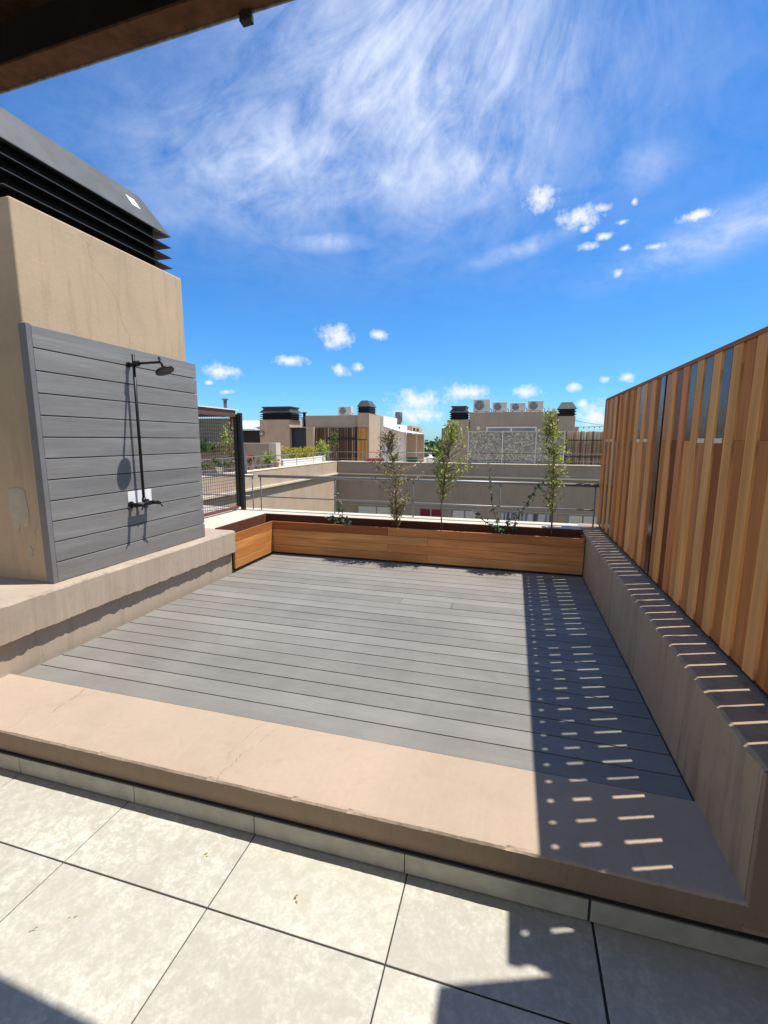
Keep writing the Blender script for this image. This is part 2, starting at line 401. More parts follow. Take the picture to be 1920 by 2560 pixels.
# ================================================================== tower with cladding and hood
T=thing('ventilation_tower','tall beige plastered tower topped by a dark louvred hood behind the shower','tower',(-3.2,2.8,0.61))
m=MB(); m.box(-3.75,-2.742,2.108,3.492,0.58,2.822); m.build('wall','tower',T,bevel=0.012,seg=3)
def blob(cx,cz,pts,y0,y1):
    m=MB(); a=[(cx+x,y0,cz+z) for x,z in pts]; b=[(cx+x*0.96,y1,cz+z*0.96) for x,z in pts]; m.rings([a,b]); return m
blob(-2.935,1.08,[(-0.075,0.115),(0.02,0.125),(0.065,0.105),(0.078,-0.06),(0.06,-0.12),(0.035,-0.138),(0.015,-0.115),(-0.01,-0.12),(-0.03,-0.165),(-0.055,-0.16),(-0.07,-0.12),(-0.085,-0.02)],2.112,2.1035).build('mortar_patch','patch',T,bevel=0.003)
blob(-2.885,0.80,[(-0.015,0.03),(0.01,0.035),(0.022,0),(0.015,-0.03),(-0.005,-0.036),(-0.02,-0.01)],2.112,2.105).build('mortar_patch','patch',T)
cl=MB(); pz=0.1275
tn=[0.35,0.25,0.55,0.5,0.2,0.6,0.55,0.3,0.65,0.6,0.65,0.7]
for k in range(12):
    z0=0.616+pz*k
    segs=[(2.114,3.542)]
    if k==3: segs=[(2.114,2.6975),(2.9285,3.542)]
    for a,b in segs: cl.box(-2.712,-2.690,a,b,z0,z0+pz-0.006,0,tn[k])
cl.box(-2.7415,-2.7135,2.112,3.535,0.616,2.132,1)
cl=cl.build('cladding_panel',['clad','hooddark'],T,bevel=0.0025,seg=2); cl['label']='grey composite board cladding panel'
box(-2.7135,-2.6885,2.700,2.926,0.9985,1.119).build('blank_plate','white',cl)
m=MB(); m.box(-2.7417,-2.6865,2.080,2.1105,0.614,2.146); m.build('cladding_trim','trim',T,bevel=0.002)
m=MB(); m.box(-2.7415,-2.693,2.113,3.540,2.1335,2.1375); m.build('top_flashing','hooddark',T)

def hood(parent,x0,x1,y0,y1,z0,h,n=3,over=0.0,topin=0.15,caph=0.5,extra=False,sub=True,mat='hoodfar'):
    """louvred roof ventilator: dark core, flaring skirts, hipped cap"""
    core=MB(); ins=min(x1-x0,y1-y0)*0.10
    core.box(x0+ins,x1-ins,y0+ins,y1-ins,z0+0.002,z0+h*0.62)
    hd=core.build('vent_hood','hooddark',parent)
    lh=h*(1-caph)/(n-0.4)
    for k in range(n-1):
        zz=z0+lh*(k+0.55); m=MB()
        r=lambda i,z:[(x0+i,y0+i,z),(x1-i,y0+i,z),(x1-i,y1-i,z),(x0+i,y1-i,z)]
        m.rings([r(ins*0.95,zz+lh*0.52),r(0,zz+0.004),r(0,zz),r(ins*0.95,zz+lh*0.30)],0,0.5,False,False,False)
        m.m=[1 if f>=4 and f<8 else 0 for f in range(12)]; m.build('louvre',['hooddark',mat],hd)  # near-black louvre faces carry shade in their colour, rims keep the sheet tone
    zc=z0+h*(1-caph); m=MB(); t=topin
    m.rings([[(x0+ins,y0+ins,zc+0.03),(x1-ins,y0+ins,zc+0.03),(x1-ins,y1-ins,zc+0.03),(x0+ins,y1-ins,zc+0.03)],
             [(x0,y0,zc),(x1,y0,zc),(x1,y1,zc),(x0,y1,zc)],[(x0,y0,zc+0.006),(x1,y0,zc+0.006),(x1,y1,zc+0.006),(x0,y1,zc+0.006)],
             [(x0+t,y0+t,z0+h),(x1-t,y0+t,z0+h),(x1-t,y1-t,z0+h),(x0+t,y1-t,z0+h)]])
    if extra:
        a=t*0.55
        m.rings([[(x0+t,y0+t,z0+h+0.002),(x1-t,y0+t,z0+h+0.002),(x1-t,y1-t,z0+h+0.002),(x0+t,y1-t,z0+h+0.002)],
                 [(x0+a,y0+a,z0+h*1.20),(x1-a,y0+a,z0+h*1.20),(x1-a,y1-a,z0+h*1.20),(x0+a,y1-a,z0+h*1.20)],
                 [(x0+a,y0+a,z0+h*1.23),(x1-a,y0+a,z0+h*1.23),(x1-a,y1-a,z0+h*1.23),(x0+a,y1-a,z0+h*1.23)]])
    m.build('cap',mat,hd)
    return hd
hd=hood(T,-3.66,-2.742,2.085,3.392,2.823,0.533,4,0,0.15,0.475,mat='hood')
# small white sticker on the cap slope
cz=3.108; nx=Vector((0.255,0,0.15)).normalized()
def capp(y,s): return Vector((-2.742-0.15*s,y,cz+0.248*s))+nx*0.003
m=MB(); m.quad(capp(3.075,0.42),capp(3.155,0.42),capp(3.135,0.68),capp(3.055,0.68)); m.build('sticker','white',hd)

# ================================================================== shower
S=thing('outdoor_shower','black outdoor shower pipe with round head mounted on the grey cladding panel','shower',(-2.69,2.8,1.0))
X=-2.69
m=MB(); m.tube([(X+0.05,2.795,1.04),(X+0.05,2.797,2.093)],0.0105,12); m.build('riser_pipe','black',S)
m=MB(); m.tube([(X+0.001,2.797,2.022),(X+0.012,2.797,2.022)],0.020,16); m.tube([(X+0.012,2.797,2.022),(X+0.062,2.797,2.022)],0.0125,12)
m.build('wall_bracket','black',S)
m=MB(); m.tube([(X+0.055,2.797,2.028),(X+0.285,2.797,2.030)],0.0085,12); m.tube([(X+0.060,2.797,2.028),(X+0.092,2.797,2.028)],0.020,16); m.build('shower_arm','black',S)
ax=Vector((0.42,0,-0.9)).normalized(); c0=Vector((X+0.268,2.797,2.062))
h=MB(); h.tube([c0,c0+ax*0.085],0.0085,12)
cdisc=c0+ax*0.085
h.tube([cdisc,cdisc+ax*0.004,cdisc+ax*0.010,cdisc+ax*0.022,cdisc+ax*0.024],[0.012,0.03,0.062,0.064,0.058],28)
h.build('shower_head','black',S)
v=MB()
for yy in (2.717,2.868):
    v.tube([(X+0.001,yy,1.022),(X+0.014,yy,1.022)],0.024,16); v.tube([(X+0.014,yy,1.022),(X+0.055,yy,1.022)],0.013,12)
v.tube([(X+0.055,2.700,1.022),(X+0.055,2.885,1.022)],0.0155,14); v.tube([(X+0.052,2.795,1.02),(X+0.05,2.795,1.065)],0.015,12)
v.tube([(X+0.055,2.795,1.022),(X+0.055,2.795,0.992)],0.010,10)
v=v.build('mixer_valve','black',S)
for yy,dy in ((2.717,-0.020),(2.868,0.024)):
    q=MB(); q.tube([(X+0.055,yy,1.022),(X+0.125,yy,1.022)],0.0125,12); q.tube([(X+0.120,yy-dy*0.6,1.042),(X+0.122,yy+dy*1.3,0.990)],0.0045,8)
    q.build('handle','black',v)

# ================================================================== fence
F=thing('wooden_fence','tall fence of upright brown boards with a red brown cap along the right side','fence',(0.9,3.4,0.61))
bd=MB(); vb=MB(); cp_=[]
P=0.0995; G=0.0145; z0,zj,z1=0.640,1.503,1.896
rgf=random.Random(21)
dark_up={0,1,2,7}; dark_lo={12,11,13}
for k in range(-9,28):
    ya=2.361+P*k; yb=ya+P-G
    if ya>5.16: break
    j=(k%2==0)
    if j:
        kk=k//2; tb=rgf.choice([rgf.uniform(0.08,0.2),rgf.uniform(0.2,0.4),rgf.uniform(0.25,0.5),rgf.uniform(0.3,0.6)])
        for (a,b,up) in ((z0,zj-0.0003,False),(zj+0.0003,z1,True)):
            isd = kk in dark_up if up else kk in dark_lo
            gl = isd or rgf.random()<0.3
            tgt = MB() if isd else bd
            tgt.box(0.8795,0.893,ya,yb,a,b, 1 if (gl and not isd) else 0, rgf.uniform(0,0.4) if isd else max(0,min(1,tb+rgf.uniform(-0.14,0.1))))
            if isd: tgt.build('board','varnish',F,bevel=0.0015,seg=1)['label']='dark glossy board'
        if kk in (0,1,6,7,12,13): cp_.append((ya,yb))
    else:
        if k==9: MB().box(0.875,0.889,ya,yb,z0,z1,0,0.1).build('board','varnish',F,bevel=0.0015,seg=1)['label']='dark glossy full height board'
        else: bd.box(0.875,0.889,ya,yb,z0,z1,0,rgf.choice([rgf.uniform(0.5,0.8),rgf.uniform(0.5,0.8),rgf.uniform(0.35,0.6),rgf.uniform(0.85,1.0)]))
M['cedar_gloss']=boards('varnished_cedar_boards',CED,'z',0.42,0.5,0.0,60,0.25)
bd.build('board_panel',['cedar_z','cedar_gloss'],F,bevel=0.0015,seg=1)
for a,b in ((0.614,0.680),(1.441,1.509),(1.772,1.822)):
    box(0.8945,0.945,1.468,5.17,a,b).build('rail','darkwood',F)
box(0.873,0.910,1.468,5.175,1.8965,1.918,0,0.4).build('cap','cap',F,bevel=0.003)
for a,b in cp_: box(0.8755,0.8785,a,b,zj-0.012,zj+0.010).build('metal_clip','steel',F)
for yy in (1.5,3.3,5.1): box(0.9455,0.985,yy-0.03,yy+0.03,0.612,1.88).build('post','darkwood',F)
box(0.8715,0.893,5.176,5.192,0.63,1.904,0,0.6).build('end_board','cedar_z',F)
pw=box(0.95,1.35,-2.2,1.462,-0.012,2.53); tag(pw.build('shadow_wall','wall',bevel=0.01),'tall unseen wall added at the right to shade the tiled floor','wall')  # unseen blocker, added and sized to throw the lower right floor shadow

# ================================================================== roof edge over the camera
RF=thing('canopy_roof','rusty steel edge beam of a dark canopy roof overhead at upper left','roof',(-1.5,0.4,2.53))
m=MB(); m.box(-4.2,1.3,1.112,1.178,2.530,2.538); m.build('beam_flange','rust',RF,bevel=0.001,seg=1)
m=MB(); m.box(-4.2,1.3,1.1785,1.1825,2.526,2.70); m.build('beam_web','rustlip',RF)
m=MB(); m.box(-4.2,1.3,1.172,1.178,2.5385,2.6995); m.build('beam_shade','roofdark',RF)  # dark sheet added to stand for the shade inside the beam
m=MB(); m.box(-4.2,1.3,1.112,1.178,2.70,2.708); m.build('beam_flange','rust',RF)
m=MB(); m.box(-0.725,-0.695,1.170,1.190,2.508,2.5285); m.build('bracket','darkwood',RF,bevel=0.002)
m=MB()
n=110
pr_=[(-4.2+5.5*i/n, 2.735+(0.012 if (i//2)%2 else -0.012)) for i in range(n+1)]
m.rings([[(x,1.17,z) for x,z in pr_],[(x,-2.2,z+0.10) for x,z in pr_]],0,0.5,False,False,False,False)
m.build('roof_sheet','roofdark',RF)
for xx in (-3.6,-2.3,-1.0,0.3):
    box(xx-0.035,xx+0.035,-2.2,1.108,2.60,2.70).build('rafter','roofdark',RF)
RF.rotation_euler.z=R(-2.29); RF.location.y+=0.013

# ================================================================== planter
PL=thing('planter_box','long L shaped cedar planter box at the far edge of the deck','planter',(-0.9,4.75,0.2))
m=MB(); zz=[0.222,0.311,0.400,0.489,0.578]
rg=random.Random(5)
for k in range(4):
    cut=-1.25 if k%2 else -0.82
    if k==3: cut=-1.25
    for a,b in ((-2.612,cut),(cut,0.692)): m.box(a+0.001,b-0.001,4.633,4.655,zz[k]+0.001,zz[k+1]-0.0015,0,rg.uniform(0.05,0.9))
m.build('front_panel','cedar_x',PL,bevel=0.0015,seg=1)
m=MB()
for k in range(4): m.box(-2.637,-2.615,3.880,4.655,zz[k]+0.001,zz[k+1]-0.0015,0,rg.uniform(0.0,1))
m.build('side_panel','cedar_y',PL,bevel=0.0015,seg=1)
m=MB(); m.box(-2.83,0.695,4.835,4.8665,0.21,0.624); m.box(-2.8315,-2.808,3.88,4.834,0.21,0.624); m.box(0.669,0.694,4.656,4.834,0.21,0.582)
m.build('back_panel','liner',PL,bevel=0.002)
m=MB(); m.box(-2.806,-2.638,3.882,4.834,0.21,0.44); m.box(-2.637,0.668,4.657,4.8345,0.21,0.51)
m.build('soil','soil',PL)
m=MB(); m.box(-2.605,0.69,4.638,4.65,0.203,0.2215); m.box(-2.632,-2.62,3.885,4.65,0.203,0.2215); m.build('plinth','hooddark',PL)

# ------------------------------------------------------------------ plants in the planter
def interp(pts, t):
    n=len(pts)-1; i=min(int(t*n),n-1); f=t*n-i
    return Vector(pts[i]).lerp(Vector(pts[i+1]), f)
def sapling(name,label,stem,rows,nleaf,mat,L,seed,r0=0.008,twigs=26,lowsparse=None):
    """rows = [(z, x centre, half width)]: leaf sprays on twigs that leave the stem"""
    random.seed(seed); t=thing(name,label,'sapling',stem[0]); s=MB()
    k=len(stem); s.tube(stem,[r0*(1-0.75*i/(k-1)) for i in range(k)],7)
    zlo,zhi=rows[0][0],rows[-1][0]; lf=MB()
    def prof(z):
        for a,b in zip(rows,rows[1:]):
            if a[0]<=z<=b[0]:
                f=(z-a[0])/(b[0]-a[0]); return a[1]+(b[1]-a[1])*f, a[2]+(b[2]-a[2])*f
        return rows[-1][1],rows[-1][2]
    yc=stem[0][1]; tw=[]
    for i in range(twigs):
        z=zlo+(zhi-zlo)*(random.random()**0.85); cx,hw=prof(z)
        a=rnd(0,2*math.pi); rr=hw*rnd(0.35,1.0)
        end=Vector((cx+rr*math.cos(a), yc+rr*0.75*math.sin(a), z))
        # start lower down on the stem
        tt=max(0.05,min(0.97,(z-rnd(0.06,0.16)-stem[0][2])/(stem[-1][2]-stem[0][2])))
        st=interp(stem,tt); mid=st.lerp(end,0.5)+Vector((0,0,-0.015))
        s.tube([st,mid,end],[0.0028,0.002,0.001],4); tw.append((st,mid,end))
    for i in range(nleaf):
        st,mid,end=random.choice(tw); f=rnd(0.35,1.08)
        p=(st.lerp(mid,f*2) if f<0.5 else mid.lerp(end,(f-0.5)*2))+rvec()*rnd(0.004,0.028)
        d=((end-st).normalized()*0.5+rvec()*0.8+Vector((0,0,0.15)))
        l=L*rnd(0.6,1.25); lf.leaf(p,d,rvec()*0.6+Vector((0,0,1)),l,l*rnd(0.32,0.5),random.random())
    s.build('stem','bark',t); lf.build('foliage',mat,t)
    return t
sapling('sapling','sapling with dry brown olive leaves, bushy to below the railing, second plant from the left',
    [(-1.17,4.75,0.52),(-1.19,4.75,0.75),(-1.20,4.76,1.08),(-1.255,4.75,1.40),(-1.285,4.75,1.585)],
    [(0.62,-1.165,0.049),(0.78,-1.175,0.097),(0.95,-1.18,0.211),(1.1,-1.185,0.283),(1.22,-1.19,0.324),(1.30,-1.24,0.194),(1.42,-1.275,0.130),(1.58,-1.285,0.082)],1900,'leaf_brown',0.034,11,0.009,130)
sapling('sapling','green sapling with a bare lower stem and wide leafy head, middle of planter',
    [(-0.69,4.75,0.52),(-0.705,4.75,0.80),(-0.68,4.76,1.05),(-0.64,4.75,1.35),(-0.60,4.75,1.68)],
    [(0.98,-0.69,0.091),(1.1,-0.63,0.181),(1.25,-0.60,0.242),(1.4,-0.59,0.302),(1.5,-0.57,0.242),(1.6,-0.56,0.181),(1.69,-0.60,0.076)],1050,'leaf_green',0.045,12,0.008,120)
t=sapling('sapling','tall slender green sapling beside the right end of the planter',
    [(0.40,4.75,0.52),(0.39,4.75,0.90),(0.385,4.75,1.2),(0.36,4.75,1.5),(0.335,4.75,1.80)],
    [(0.86,0.39,0.067),(0.98,0.39,0.121),(1.12,0.41,0.134),(1.22,0.40,0.148),(1.38,0.375,0.161),(1.5,0.36,0.148),(1.65,0.33,0.101),(1.80,0.335,0.047)],1000,'leaf_green',0.042,13,0.009,120)
# extra sparse sprig low on the middle sapling
def climber(name,label,runs,nl,L,seed,mat='leaf_ivy'):
    random.seed(seed); t=thing(name,label,'climber',runs[0][0][0]); s=MB(); lf=MB()
    for pts,dens,r in runs:
        s.tube(pts,[r]*(len(pts)-1)+[r*0.5],6)
        for i in range(int(nl*dens)):
            p=interp(pts,rnd(0.12,1.0)); d=rvec()+Vector((0,-0.2,0.1)); l=L*rnd(0.55,1.2)
            lf.leaf(p+rvec()*rnd(0.0,0.03),d,Vector((0,-0.6,1))+rvec()*0.5,l,l*rnd(0.65,0.9),random.random())
    s.build('stem','bark',t); lf.build('foliage',mat,t); return t
climber('climbing_plant','small bushy climber with glossy dark leaves at the left end of the planter',
    [([(-1.83,4.74,0.52),(-1.87,4.75,0.60),(-1.95,4.74,0.63)],0.8,0.004),([(-1.83,4.74,0.52),(-1.80,4.75,0.68),(-1.85,4.76,0.80),(-1.87,4.77,0.90)],0.75,0.004),([(-1.83,4.74,0.52),(-1.76,4.74,0.60),(-1.71,4.73,0.59)],0.7,0.004)],34,0.05,31)
climber('climbing_plant','climber tied to a thin pale stake with a long shoot leaning left',
    [([(-0.09,4.75,0.52),(-0.13,4.75,0.68),(-0.18,4.76,0.84),(-0.215,4.76,1.06),(-0.235,4.76,1.35)],1.25,0.0055),
     ([(-0.09,4.75,0.52),(-0.17,4.74,0.625),(-0.31,4.73,0.72),(-0.40,4.73,0.82)],0.55,0.004),
     ([(-0.09,4.75,0.52),(-0.05,4.74,0.62),(0.02,4.74,0.69)],0.6,0.004),
     ([(-0.09,4.75,0.52),(-0.12,4.73,0.60),(-0.16,4.73,0.64)],0.4,0.004)],42,0.042,32)
climber('climbing_plant','dark leaved climber shoot leaning towards the tall slender sapling',
    [([(0.02,4.75,0.52),(0.05,4.75,0.70),(0.12,4.76,0.83),(0.18,4.77,0.92),(0.23,4.77,1.02),(0.30,4.77,1.10)],1.5,0.004)],34,0.044,33)
random.seed(40)
m=MB()
for i in range(170):
    x=rnd(-2.5,0.6); m.leaf(Vector((x,rnd(4.67,4.82),0.513+rnd(0,0.014))),rvec()*Vector((1,1,0.2)),Vector((0,0,1)),rnd(0.02,0.05),rnd(0.008,0.02),random.random())
o=m.build('mulch_chips','leaf_brown'); o['kind']='stuff'; tag(o,'loose dry chips scattered on the planter soil','mulch')

# ================================================================== railing
def railing(label,x0,x1,y,zb,zt,zm,posts,rt=0.019,rm=0.008,group=None,axis='x',pr=0.008,mat='rail'):
    pt=(lambda u,z:(u,y,z)) if axis=='x' else (lambda u,z:(y,u,z))
    t=thing('railing',label,'railing',pt((x0+x1)/2,zb),group)
    MB().tube([pt(x0,zt),pt(x1,zt)],rt,10).build('top_rail',mat,t)
    MB().tube([pt(x0+0.03,zm),pt(x1-0.03,zm)],rm,8).build('mid_rail',mat,t)
    for p in posts:
        MB().tube([pt(p,zb),pt(p,zt-0.005)],pr,8).build('post',mat,t)
    return t
railing('grey tubular railing behind the planter on the pale coping',-3.06,0.86,5.12,0.612,1.045,0.786,[-3.035,-2.045,-1.08,-0.12,0.83])
railing('short grey railing behind the wire mesh screen',-4.3,-3.13,5.12,0.60,1.045,0.786,[-3.15,-4.0])

# ================================================================== wire mesh screen
MS=thing('mesh_screen','rusty framed wire mesh screen with black post beside the grey cladding panel','screen',(-3.28,4.4,0.62))
m=MB(); m.box(-3.275,-3.225,5.03,5.075,0.619,1.815); m.build('post','blackpost',MS,bevel=0.003)
m=MB(); m.box(-3.325,-3.277,5.015,5.05,0.66,1.80); m.build('post','blackpost',MS,bevel=0.003)
m=MB(); m.box(-3.33,-3.285,3.70,5.014,1.765,1.80); m.build('top_rail','redrust',MS,bevel=0.002)
m=MB(); m.box(-3.325,-3.29,3.70,5.014,0.640,0.672); m.build('bottom_rail','redrust',MS,bevel=0.002)
m=MB()
for i in range(34): yy=3.71+i*0.0395; m.box(-3.3085,-3.3065,yy-0.0016,yy+0.0016,0.672,1.765)
for i in range(28): zz_=0.690+i*0.0395; m.box(-3.3110,-3.309,3.70,5.014,zz_-0.0016,zz_+0.0016)
m.build('wire_mesh','blackpost',MS)
m=MB(); m.tube([(-3.36,5.30,1.03),(-3.368,5.30,1.10),(-3.395,5.30,1.45),(-3.425,5.30,1.80)],[0.02,0.030,0.026,0.016],10)
tag(m.build('rolled_parasol','tank'),'slim grey rolled parasol leaning behind the black mesh post','parasol')

# ================================================================== apartment block round the courtyard
AB=thing('apartment_block','beige block round the courtyard with a stepped ledge below its roof parapet','building',(-2,18,-12))
m=MB(); m.box(-7.35,-6.90,2.6,17.60,0.16,0.61); m.box(-7.35,-6.93,2.6,17.64,-11.9,0.1595); m.build('wall','far',AB,bevel=0.006)
m=MB(); m.box(-7.35,14,17.605,18.05,0.155,0.612); m.box(-6.93,14,17.645,18.05,-11.9,-1.13)
# wall strip above windows, then piers between openings
m.box(-6.93,14,17.645,18.05,-1.1295,0.1545)
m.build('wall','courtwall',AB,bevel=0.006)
m=MB(); m.box(-6.899,-6.82,2.6,17.5995,0.105,0.165); m.box(-6.899,14,17.53,17.6045,0.105,0.165); m.build('ledge','coping',AB,bevel=0.005)
m=MB(); m.box(-6.925,14,17.615,17.6445,-1.14,-1.10); m.build('lintel','far2',AB)
m=MB(); m.box(-7.36,-6.89,2.6,17.66,0.6125,0.632); m.box(-6.8895,14,17.595,18.06,0.6125,0.632); m.build('coping','coping',AB,bevel=0.004)
for a,b,mt in ((-6.0,-4.46,'curtain'),(-3.42,-2.61,'redcurtain'),(-2.15,-1.25,'curtain'),(-0.36,1.43,'blind'),(2.05,2.97,'curtain')):
    w=box(a-0.05,b+0.05,17.632,17.6445,-2.6,-1.145).build('window','glass',AB)
    c=(a+b)/2; box(a,c-0.03,17.625,17.6315,-2.55,-1.185).build('pane',mt,w); box(c+0.03,b,17.625,17.6315,-2.55,-1.185).build('pane',mt,w)
o=MB(); o.box(-30,-7.351,2.6,40,-12,0.0); o.box(-7.35,30,18.051,40,-12,0.0); o.build('roof_terrace','far2',AB)

FR='thin grey railings on the far roof terrace'
railing('long grey railing on the left wing parapet beside the flower pots',4.5,17.75,-7.12,0.62,1.005,0.74,[4.6,6,7.4,8.8,10.2,11.6,13.0,14.4,15.8,17.2],0.014,0.008,FR,'y',0.010)
railing('grey railing on the far parapet above the red trough',-7.1,-2.4,17.82,0.62,1.005,0.74,[-7.0,-5.8,-4.75,-3.62,-2.5],0.014,0.008,FR,'x',0.012)
railing('dark grey railing in front of the mottled screen',-1.75,6.5,17.74,0.62,1.02,0.75,[-1.7,-0.3,1.0,1.9,3.0,4.2,5.4,6.4],0.013,0.010,FR,'x',0.010,'tank')

# ------------------------------------------------------------------ right penthouse
PR=thing('penthouse','taupe rooftop penthouse with four cooling units and two louvred chimneys','building',(0.2,21.5,0))
m=MB(); m.box(-1.9,1.69,20.5,24.5,0.002,2.69); m.box(1.692,2.60,21.2,24,0.002,2.08); m.box(-3.16,-2.852,20.9,22.6,0.002,2.02)
m.build('wall','far2',PR,bevel=0.01)
c=MB().box(-2.85,-1.926,20.4,22.6,0.002,2.37).build('chimney','far2',PR,bevel=0.01)
hood(c,-2.78,-1.97,20.45,21.6,2.371,0.48,4,0,0.12,0.36,True)
c=MB().box(1.695,2.352,20.4,21.15,0.002,2.485).build('chimney','far2',PR,bevel=0.01)
hood(c,1.66,2.38,20.35,21.1,2.486,0.56,3,0,0.16,0.5,mat='hood')
m=MB(); m.box(-1.17,0.88,20.455,20.4985,0.3,2.06); w=m.build('window','white',PR)
box(-1.12,-0.17,20.448,20.4545,0.35,2.01).build('pane','glass',w); box(-0.12,0.83,20.448,20.4545,0.35,2.01).build('pane','glass',w)
for xx in (-1.51,1.17):
    MB().tube([(xx,20.499,2.01),(xx,20.43,2.01)],[0.10,0.085],18).build('wall_lamp','lampglass',PR)
def ac(name,label,x,y,z,w,h,d=0.32):
    t=thing(name,label,'air conditioner',(x,y,z),'cooling units on the far roofs')
    box(x-w/2,x+w/2,y,y+d,z+0.04,z+h).build('casing','acwhite',t,bevel=0.012)
    cx=x-w*0.14; r=h*0.37; zc=z+0.02+h/2
    g_=MB(); g_.tube([(cx,y-0.012,zc),(cx,y+0.01,zc)],r,24)
    g_=g_.build('fan_grille','fan',t)
    q=MB(); q.tube([(cx,y-0.022,zc),(cx,y-0.013,zc)],r*0.2,12)
    for k in range(3):
        a=k*2.094+0.5; q.tube([(cx+math.cos(a)*r*0.15,y-0.016,zc+math.sin(a)*r*0.15),(cx+math.cos(a)*r*0.92,y-0.016,zc+math.sin(a)*r*0.92)],[0.012,0.02],5)
    q.build('fan_hub','fanblade',g_)
    for q_ in (-0.3,0.3): box(x+w*(q_-0.05),x+w*(q_+0.05),y+0.04,y+d-0.04,z,z+0.0395).build('foot','fan',t)
    m=MB(); m.tube([(x+w/2,y+0.1,z+0.18),(x+w/2+0.06,y+0.1,z+0.12),(x+w/2+0.07,y+0.1,z+0.0)],0.015,6); m.build('pipe','fan',t)
    return t
ac('air_conditioner','largest white cooling unit, beside the left chimney of the taupe penthouse',-1.42,20.7,2.691,0.70,0.55)
ac('air_conditioner','small cooling unit next to the largest one on the taupe penthouse',-0.66,20.7,2.691,0.60,0.42)
ac('air_conditioner','small cooling unit between two others, third along the taupe penthouse roof',0.08,20.7,2.691,0.63,0.38)
ac('air_conditioner','cooling unit nearest the right chimney of the taupe penthouse',0.80,20.7,2.691,0.62,0.45)
SCR=thing('privacy_screen','mottled grey screen in thin white frames along the far parapet','screen',(0,18.2,0))
box(-1.68,1.76,18.17,18.20,0.02,1.835).build('screen_panel','pebble',SCR)
m=MB()
for xx in (-1.70,-0.42,0.78,1.77): m.box(xx-0.02,xx+0.02,18.135,18.168,0.02,1.85)
m.box(-1.68,1.75,18.14,18.167,1.80,1.825); m.build('frame','acwhite',SCR)
BF=thing('bamboo_fence','brown bamboo cane fence between the mottled screen and the wooden fence','fence',(4,18.2,0))
m=MB(); x=1.80; rg=random.Random(3)
while x<7.0:
    d=rg.uniform(0.018,0.03); m.tube([(x,18.2,0.02),(x,18.2,1.83+rg.uniform(-0.03,0.03))],d/2*1.05,6,0,rg.random()); x+=d
m.build('cane_panel','wood_far',BF)
m=MB(); m.box(1.8,7,18.17,18.184,1.5,1.53); m.box(1.8,7,18.17,18.184,0.9,0.93); m.build('binding_rail','darkwood',BF)
L=thing('string_lights','drooping string of small bulbs between the right chimney and the wooden fence','string lights',(3.3,21,2.1))
def cat(a,b,s,n=10): return [(a[0]+(b[0]-a[0])*i/n,a[1]+(b[1]-a[1])*i/n,a[2]+(b[2]-a[2])*i/n-s*4*(i/n)*(1-i/n)) for i in range(n+1)]
m=MB(); c1=cat((2.36,20.8,2.33),(4.6,21,2.05),0.06); c2=cat((2.58,21.1,2.06),(4.6,21,2.12),0.0); m.tube(c1,0.008,5); m.tube(c2,0.008,5); m.build('cable','blackpost',L)
for i in (1,2,3,4,6,8):
    p=c2[i]; MB().lathe((p[0],p[1],p[2]-0.07),[(0.008,0.065),(0.02,0.05),(0.026,0.02),(0.01,0)],8).build('bulb','fan',L)

# ------------------------------------------------------------------ middle penthouse
PM=thing('penthouse','beige rooftop penthouse with slatted timber front and hooded corner pillar','building',(-8.3,22,0))
box(-9.95,-7.182,21.2,24,0.002,2.655).build('wall','far2',PM,bevel=0.01)
c=MB().box(-7.18,-6.6,21.0,22.9,0.002,2.745).build('chimney','far',PM,bevel=0.01)
hood(c,-7.22,-6.56,21.0,22.1,2.746,0.58,4,0,0.17,0.5,mat='hood')
m=MB(); rg=random.Random(9); x=-9.36
while x<-7.3:
    w=rg.uniform(0.05,0.09); m.box(x,x+w,21.10,21.13,0.45,2.05,0,rg.random()); x+=w+rg.uniform(0.015,0.05)
m.build('slat_screen','wood_far',PM)
m=MB(); m.box(-9.4,-7.2,21.14,21.195,0.1,2.06); m.build('screen_backing','interior',PM)
m=MB(); m.box(-7.33,-7.21,21.04,21.09,0.3,2.10); m.box(-8.75,-7.33,21.05,21.095,1.50,1.60); m.build('screen_frame','blackpost',PM)
m=MB(); x=-7.17
while x<-6.75:
    m.box(x,x+0.065,20.94,20.965,0.42,1.47,0,rg.random()); m.box(x,x+0.065,20.94,20.965,1.53,2.04,0,rg.random()); x+=0.08
m.build('slat_panel','wood_gold',PM)
m=MB(); m.box(-7.18,-6.70,20.97,20.995,0.40,2.06); m.build('panel_backing','fascia',PM)
ac('air_conditioner','lone white cooling unit on the roof beside the hooded corner pillar',-8.05,21.6,2.656,0.66,0.44)
RT=MB(); RT.frustum((-5.72,-5.10,17.86,18.02),(-5.76,-5.06,17.85,18.03),0.634,0.735); RT.frustum((-5.78,-5.04,17.845,18.035),(-5.78,-5.04,17.845,18.035),0.7352,0.76)
tag(RT.build('planter_trough','red'),'long red plastic trough on the far parapet below the hooded pillar','planter')
m=MB(); m.frustum((-4.02,-3.68,17.87,18.02),(-4.06,-3.64,17.86,18.03),0.634,0.80); m.frustum((-4.08,-3.62,17.85,18.04),(-4.08,-3.62,17.85,18.04),0.8002,0.83)
tag(m.build('storage_tub','greenplastic'),'dark green plastic tub on the far parapet behind the brown sapling','tub')
m=MB(); m.lathe((-3.13,17.95,0.633),[(0.135,0),(0.16,0.03),(0.16,0.16),(0.13,0.21),(0.055,0.24),(0.05,0.32)],18)
tag(m.build('white_jug','white'),'round white jug with a short neck standing on the far parapet','jug')
UM=thing('closed_parasol','folded navy parasol standing in front of the white house','parasol',(-5.3,20,0))
MB().tube([(-5.3,20,0.003),(-5.3,20,1.96)],0.022,8).build('pole','rail',UM)
